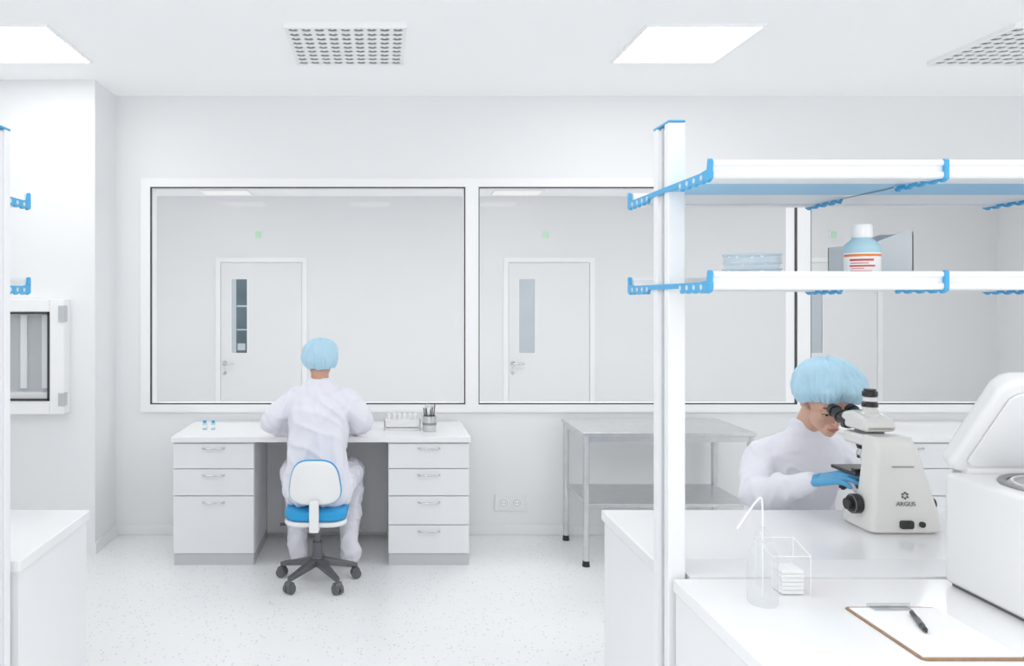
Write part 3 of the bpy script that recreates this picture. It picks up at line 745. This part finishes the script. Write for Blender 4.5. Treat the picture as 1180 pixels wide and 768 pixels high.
lathe("screw_cap", [(0.0, 0.110), (0.0215, 0.110), (0.0225, 0.112), (0.0225, 0.138), (0.020, 0.142), (0, 0.142)], (bx_, by_, ZS), M_whitep, e, 48)
def arcp(name, c, r, z0, z1, a0, a1, m, p, n=24):
    bm = bmesh.new(); A = []; B_ = []
    for i in range(n + 1):
        t = math.radians(a0 + (a1 - a0) * i / n)
        A.append(bm.verts.new((c[0] + r * math.cos(t), c[1] + r * math.sin(t), z0))); B_.append(bm.verts.new((c[0] + r * math.cos(t), c[1] + r * math.sin(t), z1)))
    for i in range(n): bm.faces.new((A[i], A[i + 1], B_[i + 1], B_[i]))
    return mk(name, bm, m, p, 0.6)
arcp("label", (bx_, by_), 0.0405, ZS + 0.008, ZS + 0.072, 170, 320, M_label, e)
arcp("label_band", (bx_, by_), 0.0408, ZS + 0.063, ZS + 0.069, 170, 320, M_orange, e)
for k, (a0, a1, z0, z1) in enumerate(((200, 275, .052, .057), (203, 258, .046, .048), (200, 280, .038, .042), (205, 245, .033, .0345), (200, 268, .027, .0285))):
    arcp("label_text_line", (bx_, by_), 0.0409, ZS + z0, ZS + z1, a0, a1, M_red, e)
e = empty("document_file_box")
fx0, fx1, fy0, fy1 = 1.215, 1.385, 1.985, 2.075
fp = [(fx0, ZS), (fx1, ZS), (fx1, ZS + 0.135), (fx1 - 0.03, ZS + 0.135), (fx0 + 0.05, ZS + 0.10), (fx0, ZS + 0.10)]
prism("rear_side", fp, 'Y', fy1 - 0.003, fy1, M_frost, e)
prism("front_side", fp, 'Y', fy0, fy0 + 0.003, M_frost, e)
boxes("ends", [(fx0, fx0 + 0.003, fy0, fy1, ZS, ZS + 0.10), (fx1 - 0.003, fx1, fy0, fy1, ZS, ZS + 0.135)], M_frost, e)
box("papers", fx0 + 0.01, fx1 - 0.02, fy0 + 0.02, fy1 - 0.02, ZS, ZS + 0.085, M_paper, e)

# ---------------------------------------------------------------- bench items
ZN = 0.88
e = empty("wash_bottle")
wx, wy = 0.912, 1.825
lathe("squeeze_body", [(0, 0.001), (0.031, 0.001), (0.034, 0.005), (0.034, 0.105), (0.031, 0.125), (0.020, 0.142), (0.014, 0.148), (0.014, 0.156)], (wx, wy, ZN), M_wash, e, 40)
lathe("cap", [(0.017, 0.150), (0.017, 0.168), (0.009, 0.176), (0.004, 0.185)], (wx, wy, ZN), M_wash, e, 32)
tube("dip_tube", [(wx, wy, ZN + 0.01), (wx, wy, ZN + 0.10), (wx, wy, ZN + 0.18)], 0.0016, M_whitep, e)
tube("bent_nozzle", [(wx, wy, ZN + 0.18), (wx, wy, ZN + 0.235), (wx - 0.003, wy, ZN + 0.258), (wx - 0.016, wy, ZN + 0.245), (wx - 0.045, wy - 0.005, ZN + 0.21), (wx - 0.066, wy - 0.01, ZN + 0.182)], 0.0022, M_alu, e)
e = empty("acrylic_wipe_dispenser")
ax0, ax1, ay0, ay1 = 0.955, 1.050, 1.865, 1.945
z0, z1, z2 = ZN + 0.001, ZN + 0.100, ZN + 0.122
quads("acrylic_box", [[(ax0, ay0, z0), (ax1, ay0, z0), (ax1, ay0, z1), (ax0, ay0, z1)], [(ax0, ay1, z0), (ax1, ay1, z0), (ax1, ay1, z2), (ax0, ay1, z2)],
                      [(ax0, ay0, z0), (ax0, ay1, z0), (ax0, ay1, z2), (ax0, ay0, z1)], [(ax1, ay0, z0), (ax1, ay1, z0), (ax1, ay1, z2), (ax1, ay0, z1)]], M_cglass, e)
er = 0.0009
cyls("acrylic_edges", [((ax0, ay0, z1), (ax1, ay0, z1), er), ((ax0, ay1, z2), (ax1, ay1, z2), er), ((ax0, ay0, z1), (ax0, ay1, z2), er), ((ax1, ay0, z1), (ax1, ay1, z2), er),
                       ((ax0, ay0, z0), (ax0, ay0, z1), er), ((ax1, ay0, z0), (ax1, ay0, z1), er), ((ax1, ay1, z0), (ax1, ay1, z2), er), ((ax0, ay1, z0), (ax0, ay1, z2), er)], M_frame, e, 8)
for i in range(6):
    o = box("wipe_pack", ax0 + 0.030, ax1 - 0.010, ay0 + 0.010, ay1 - 0.012, ZN + 0.002 + i * 0.010, ZN + 0.0118 + i * 0.010, M_paper, e, bevel=0.003)
e = empty("clipboard")
prism("hardboard", rrect(1.09, 1.305, 1.535, 1.80, 0.012), 'Z', ZN, ZN + 0.0035, M_brown, e, 0.001)
prism("paper_sheets", rrect(1.096, 1.300, 1.543, 1.788, 0.002), 'Z', ZN + 0.0036, ZN + 0.006, M_paper, e)
box("clip_plate", 1.145, 1.235, 1.768, 1.795, ZN + 0.006, ZN + 0.008, M_chrome, e, bevel=0.0008)
cyl("clip_spring", (1.14, 1.79, ZN + 0.011), (1.24, 1.79, ZN + 0.011), 0.004, M_chrome, e)
e = empty("pen")
cyls("barrel", [((1.180, 1.655, ZN + 0.0115), (1.214, 1.745, ZN + 0.0115), 0.0055), ((1.180, 1.655, ZN + 0.0115), (1.175, 1.643, ZN + 0.0110), 0.005, 0.0015)], M_blackp, e)
cyls("grip_and_clip", [((1.187, 1.674, ZN + 0.0118), (1.201, 1.71, ZN + 0.0118), 0.0064), ((1.201, 1.71, ZN + 0.018), (1.213, 1.743, ZN + 0.0175), 0.0014)], M_dgrey, e)

# ---------------------------------------------------------------- benchtop centrifuge
e = empty("benchtop_centrifuge")
gx0, gx1, gy0, gy1 = 1.440, 1.86, 1.42, 1.965
gz = 1.165
prism("housing", rrect(gx0, gx1, gy0, gy1, 0.03), 'Z', ZN + 0.008, gz, M_whitep, e, 0.012, 3)
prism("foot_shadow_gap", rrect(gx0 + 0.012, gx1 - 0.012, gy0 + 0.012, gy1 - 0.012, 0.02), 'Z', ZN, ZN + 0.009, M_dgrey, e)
ccx, ccy = 1.625, 1.785
lathe("chamber_rim", [(0.125, 0.0), (0.142, 0.0), (0.144, 0.002), (0.142, 0.005), (0.128, 0.005), (0.125, 0.003)], (ccx, ccy, gz), M_mgrey, e, 64)
lathe("chamber_gasket", [(0.112, 0.001), (0.118, 0.001), (0.118, 0.006), (0.112, 0.006)], (ccx, ccy, gz), M_whitep, e, 64)
lathe("rotor", [(0.0, 0.012), (0.03, 0.012), (0.035, 0.006), (0.110, 0.003), (0.110, 0.0015), (0, 0.0015)], (ccx, ccy, gz), M_steel, e, 48)
# lid, hinged at rear
lm = Matrix.Translation((0, gy1 - 0.012, gz + 0.000)) @ Matrix.Rotation(math.radians(-53), 4, 'X')
lo_ = prism("lid", rrect(gx0 + 0.004, gx1 - 0.004, -0.315, 0.0, 0.04, 8), 'Z', 0.0, 0.045, M_whitep, e, 0.014, 4); lo_.matrix_world = lm
lo2 = prism("lid_inner_panel", rrect(gx0 + 0.035, gx1 - 0.035, -0.285, -0.03, 0.03, 8), 'Z', -0.008, 0.0, M_lam2, e, 0.004); lo2.matrix_world = lm
cyls("hinge", [((gx0 + 0.05, gy1 - 0.014, gz + 0.008), (gx1 - 0.05, gy1 - 0.014, gz + 0.008), 0.012)], M_whitep, e)

# ---------------------------------------------------------------- microscope
e = empty("laboratory_microscope")
yb0 = 2.355
# base foot
prism("base", rrect(1.516, 1.734, yb0 + 0.004, 2.530, 0.03), 'Z', ZN, ZN + 0.045, M_cream, e, 0.012, 3)
# tapered column (rear)
bm = bmesh.new()
secs = [(ZN + 0.006, 1.514, 1.738, yb0, 2.50), (ZN + 0.055, 1.519, 1.732, yb0, 2.475), (ZN + 0.12, 1.527, 1.714, yb0 + 0.006, 2.455), (ZN + 0.20, 1.534, 1.692, yb0 + 0.012, 2.45), (ZN + 0.262, 1.540, 1.676, yb0 + 0.02, 2.455), (ZN + 0.296, 1.547, 1.666, yb0 + 0.035, 2.46)]
rs = []
for (z, xa, xb, ya, yb_) in secs:
    rs.append([bm.verts.new((x, y, z)) for x, y in rrect(xa, xb, ya, yb_, 0.016, 4)])
for A, B_ in zip(rs[:-1], rs[1:]):
    n = len(A)
    for i in range(n):
        j = (i + 1) % n; bm.faces.new((A[i], A[j], B_[j], B_[i]))
bm.faces.new(rs[0][::-1]); bm.faces.new(rs[-1])
mk("column", bm, M_cream, e, 0.7, 0.006)
# horizontal limb
prism("limb", rrect(1.548, 1.655, 2.40, 2.57, 0.025), 'Z', ZN + 0.255, ZN + 0.292, M_cream, e, 0.010, 3)
# viewing head
cyl("head_turret", (1.60, 2.50, ZN + 0.292), (1.60, 2.50, ZN + 0.302), 0.042, M_dgrey, e)
prof = [(2.445, ZN + 0.302), (2.555, ZN + 0.302), (2.585, ZN + 0.322), (2.575, ZN + 0.352), (2.53, ZN + 0.362), (2.455, ZN + 0.345), (2.44, ZN + 0.325)]
prism("viewing_head", prof, 'X', 1.552, 1.652, M_cream, e, 0.012, 3)
lathe("photo_tube", [(0, 0.345), (0.030, 0.345), (0.030, 0.356), (0.022, 0.362), (0.020, 0.385), (0, 0.385)], (1.598, 2.495, ZN), M_cream, e, 32)
lathe("photo_port", [(0, 0.378), (0.024, 0.378), (0.024, 0.392), (0.0195, 0.395), (0.0195, 0.412), (0.023, 0.414), (0.023, 0.428), (0.018, 0.430), (0.018, 0.436), (0, 0.436)], (1.598, 2.495, ZN), M_blackp, e, 32)
lathe("photo_port_ring", [(0.0198, 0.396), (0.0205, 0.400), (0.0198, 0.410)], (1.598, 2.495, ZN), M_whitep, e, 32)
for sx in (1.569, 1.631):
    p0 = V((sx, 2.555, ZN + 0.315)); dd = V((0, 0.90, 0.30)).normalized()
    cyls("eyepiece_tube", [(p0, p0 + dd * 0.045, 0.021), (p0 + dd * 0.045, p0 + dd * 0.052, 0.024), (p0 + dd * 0.052, p0 + dd * 0.085, 0.0185), (p0 + dd * 0.085, p0 + dd * 0.105, 0.022, 0.020)], M_blackp, e, 28)
box("interpupillary_bridge", 1.552, 1.648, 2.553, 2.585, ZN + 0.296, ZN + 0.336, M_blackp, e, bevel=0.008)
# nosepiece + objectives
lathe("nosepiece", [(0, 0.262), (0.030, 0.262), (0.034, 0.250), (0.030, 0.238), (0, 0.236)], (1.60, 2.51, ZN), M_blackp, e, 32)
ob = []
for k in range(4):
    t = math.radians(90 * k + 30); q = V((1.60 + 0.016 * math.cos(t), 2.51 + 0.016 * math.sin(t), ZN + 0.243)); d = V((0.35 * math.cos(t), 0.35 * math.sin(t), -1)).normalized()
    ob.append((q, q + d * 0.03, 0.0105)); ob.append((q + d * 0.03, q + d * 0.042, 0.0105, 0.005))
cyls("objectives", ob, M_chrome, e, 20)
# stage
box("stage", 1.525, 1.675, 2.455, 2.59, ZN + 0.158, ZN + 0.170, M_blackp, e, bevel=0.003)
box("stage_carriage", 1.53, 1.61, 2.465, 2.485, ZN + 0.170, ZN + 0.180, M_blackp, e, bevel=0.002)
box("slide", 1.575, 1.65, 2.505, 2.53, ZN + 0.1705, ZN + 0.1725, M_cglass, e)
cyls("stage_controls", [((1.537, 2.54, ZN + 0.158), (1.537, 2.54, ZN + 0.095), 0.006), ((1.537, 2.54, ZN + 0.125), (1.537, 2.54, ZN + 0.100), 0.012), ((1.537, 2.54, ZN + 0.148), (1.537, 2.54, ZN + 0.130), 0.014)], M_blackp, e)
lathe("condenser", [(0, 0.10), (0.022, 0.10), (0.026, 0.11), (0.026, 0.135), (0.020, 0.158), (0, 0.158)], (1.60, 2.53, ZN), M_blackp, e, 28)
lathe("field_lens", [(0, 0.045), (0.030, 0.045), (0.028, 0.062), (0.022, 0.070), (0, 0.070)], (1.60, 2.495, ZN), M_blackp, e, 28)
for sg, xk in ((-1, 1.520), (1, 1.718)):
    cyls("focus_knob", [((xk, 2.43, ZN + 0.078), (xk + sg * 0.022, 2.43, ZN + 0.078), 0.031), ((xk + sg * 0.022, 2.43, ZN + 0.078), (xk + sg * 0.028, 2.43, ZN + 0.078), 0.026), ((xk + sg * 0.028, 2.43, ZN + 0.078), (xk + sg * 0.040, 2.43, ZN + 0.078), 0.018)], M_blackp, e, 36)
    cyls("focus_knob_ring", [((xk + sg * 0.022, 2.43, ZN + 0.078), (xk + sg * 0.0235, 2.43, ZN + 0.078), 0.0285)], M_mgrey, e, 36)
# back-panel details
yy = yb0 - 0.002
prism("power_inlet", rrect(1.600, 1.642, ZN + 0.020, ZN + 0.046, 0.007), 'Y', yy - 0.004, yy + 0.010, M_blackp, e)
prism("power_switch", rrect(1.660, 1.678, ZN + 0.024, ZN + 0.042, 0.008), 'Y', yy - 0.004, yy + 0.010, M_blackp, e)
prism("vent_slot", rrect(1.585, 1.652, ZN + 0.207, ZN + 0.210, 0.0014), 'Y', yb0 + 0.009, yb0 + 0.02, M_mgrey, e)
tcu = bpy.data.curves.new("lettering", 'FONT'); tcu.body = "ARGUS"; tcu.size = 0.019; tcu.extrude = 0.0006; tcu.align_x = 'CENTER'
to = bpy.data.objects.new("lettering", tcu); col.objects.link(to); tcu.materials.append(M_dgrey)
to.location = (1.620, yb0 - 0.0005, ZN + 0.090); to.rotation_euler = (math.radians(86), 0, 0); to.parent = e
for k in range(6):
    t = math.radians(90 + 60 * k)
    px_, pz_ = 1.620 + 0.0085 * math.cos(t), ZN + 0.121 + 0.0085 * math.sin(t)
    cyl("emblem_petal", (px_, yb0 + 0.003, pz_), (px_, yb0 + 0.010, pz_), 0.0032, M_dgrey, e, n=12)

# ---------------------------------------------------------------- woman at the microscope
wo = empty("seated_microscopist")
w0 = 1.61
coatW = [('l', [((w0, 3.04, 0.58), 0.18, 0.13), ((w0, 3.04, 0.66), 0.18, 0.135), ((w0, 3.02, 0.76), 0.160, 0.120), ((w0 - 0.01, 2.99, 0.86), 0.158, 0.115), ((w0 - 0.01, 2.965, 0.95), 0.168, 0.118),
                 ((w0 - 0.005, 2.945, 1.02), 0.160, 0.108), ((w0, 2.93, 1.060), 0.132, 0.090), ((w0, 2.91, 1.090), 0.086, 0.068), ((w0, 2.892, 1.125), 0.060, 0.058), ((w0, 2.878, 1.158), 0.057, 0.056)]),
         ('c', [((w0 - 0.11, 2.94, 1.025), 0.055), ((w0 - 0.150, 2.935, 1.000), 0.060), ((w0 - 0.185, 2.895, 0.94), 0.060), ((w0 - 0.208, 2.855, 0.880), 0.057), ((w0 - 0.195, 2.78, 0.903), 0.056), ((w0 - 0.165, 2.69, 0.945), 0.047), ((w0 - 0.147, 2.600, 0.987), 0.034)]),
         ('c', [((w0 + 0.11, 2.94, 1.025), 0.055), ((w0 + 0.155, 2.935, 1.000), 0.060), ((w0 + 0.21, 2.895, 0.94), 0.058), ((w0 + 0.24, 2.855, 0.890), 0.055), ((w0 + 0.235, 2.78, 0.900), 0.052), ((w0 + 0.22, 2.69, 0.925), 0.045), ((w0 + 0.20, 2.60, 0.935), 0.034)])]
blob("coverall_top", coatW, 0.0052, M_coat, wo, 5, folds(0.0085, [((0.5, 0.6, -0.6), 12, 0.25), ((0.6, 0, 0.8), 8, 0.35)], 5.3, [((w0, 2.885, 1.14), 0.055), ((w0 - 0.147, 2.600, 0.987), 0.06), ((w0 + 0.20, 2.60, 0.935), 0.06)]))
legw = [('c', [((w0 - 0.09, 3.04, 0.62), 0.085), ((w0 - 0.13, 2.78, 0.64), 0.072), ((w0 - 0.13, 2.62, 0.62), 0.060), ((w0 - 0.12, 2.72, 0.40), 0.052), ((w0 - 0.11, 2.78, 0.25), 0.046)]),
        ('c', [((w0 + 0.09, 3.04, 0.62), 0.085), ((w0 + 0.13, 2.78, 0.64), 0.072), ((w0 + 0.13, 2.62, 0.62), 0.060), ((w0 + 0.12, 2.72, 0.40), 0.052), ((w0 + 0.11, 2.78, 0.25), 0.046)]),
        ('e', (w0, 3.04, 0.62), (0.17, 0.12, 0.08))]
blob("trousers", legw, 0.008, M_coat, wo, 5, folds(0.006, [((1, 0.2, 0.25), 12, 0.3)], 2.0))
for sx in (-1, 1):
    blob("shoe", [('c', [((w0 + sx * 0.11, 2.80, 0.215), 0.034), ((w0 + sx * 0.12, 2.70, 0.205), 0.034), ((w0 + sx * 0.13, 2.61, 0.198), 0.028)])], 0.006, M_whitep, wo, 3)
hw = Matrix.Translation((1.616, 2.768, 1.238)) @ Matrix.Rotation(math.radians(-6), 4, 'Z') @ Matrix.Rotation(math.radians(28), 4, 'X')
head(hw, wo, M_skin2)
blob("neck", [('c', [((w0, 2.90, 1.08), 0.044), ((w0, 2.875, 1.14), 0.045), ((w0 + 0.003, 2.825, 1.198), 0.050)])], 0.004, M_skin2, wo, 3)
cap("bouffant_cap", hw @ Matrix.Translation((0.004, 0.030, 0.044)) @ Matrix.Rotation(math.radians(-34), 4, 'X'), 0.120, 0.132, 0.104, 130, 6.2, wo, pleats=34, rim=0.92, lump=0.14)
blob("glove_right", hand_prims((w0 - 0.145, 2.590, 0.992), (0.52, -0.72, 0.30), (-0.2, -0.3, 1), (0.6, 0.6, 0.0), (4, 14, 14), 0.95), 0.0024, M_glove, wo, 2)
blob("glove_left", hand_prims((w0 + 0.197, 2.58, 0.935), (-0.35, -1, 0.05), (0.8, 0, 0.7), (0, 0, 1), (30, 35, 25), 0.9), 0.0026, M_glove, wo, 2)
st = empty("laboratory_stool")
lathe("seat", [(0, 0), (0.17, 0), (0.185, 0.012), (0.185, 0.04), (0.17, 0.055), (0, 0.055)], (w0, 3.04, 0.49), M_bluec, st, 40)
cyls("column", [((w0, 3.04, 0.06), (w0, 3.04, 0.49), 0.022)], M_dgrey, st)
lathe("foot_ring", [(0.24, 0.0), (0.252, 0.008), (0.24, 0.016), (0.228, 0.008), (0.24, 0.0)], (w0, 3.04, 0.16), M_chrome, st, 40)
cyls("ring_spokes", [((w0, 3.04, 0.168), (w0 + 0.24 * math.cos(t), 3.04 + 0.24 * math.sin(t), 0.168), 0.007) for t in (0.5, 2.6, 4.7)], M_chrome, st)
bm = bmesh.new()
for k in range(5):
    t = math.radians(72 * k + 20)
    bar(bm, (w0, 3.04, 0.075), (w0 + 0.26 * math.cos(t), 3.04 + 0.26 * math.sin(t), 0.04), 0.05, 0.03, 0.04, 0.02)
mk("star_base", bm, M_dgrey, st, 0, 0.004)
cyls("castors", [((w0 + 0.25 * math.cos(math.radians(72 * k + 20)), 3.04 + 0.25 * math.sin(math.radians(72 * k + 20)) - 0.012, 0.025), (w0 + 0.25 * math.cos(math.radians(72 * k + 20)), 3.04 + 0.25 * math.sin(math.radians(72 * k + 20)) + 0.012, 0.025), 0.025) for k in range(5)], M_dgrey, st)

# ---------------------------------------------------------------- world, camera, view
w = bpy.data.worlds.new("World"); scene.world = w; w.use_nodes = True
bg = w.node_tree.nodes["Background"]; bg.inputs[0].default_value = (0.97, 0.985, 1, 1); bg.inputs[1].default_value = 1.5
cam = bpy.data.cameras.new("Camera"); co = bpy.data.objects.new("Camera", cam); col.objects.link(co)
co.location = (0, 0, 1.61); co.rotation_euler = (math.pi / 2, 0, 0)
cam.sensor_width = 36; cam.lens = 36 * 878 / 1180
cam.shift_x = 150 / 1180; cam.shift_y = -39 / 1180
cam.clip_start = 0.05
scene.camera = co
scene.view_settings.view_transform = 'Standard'
scene.view_settings.look = 'None'
scene.view_settings.exposure = -0.19
scene.view_settings.gamma = 1.13
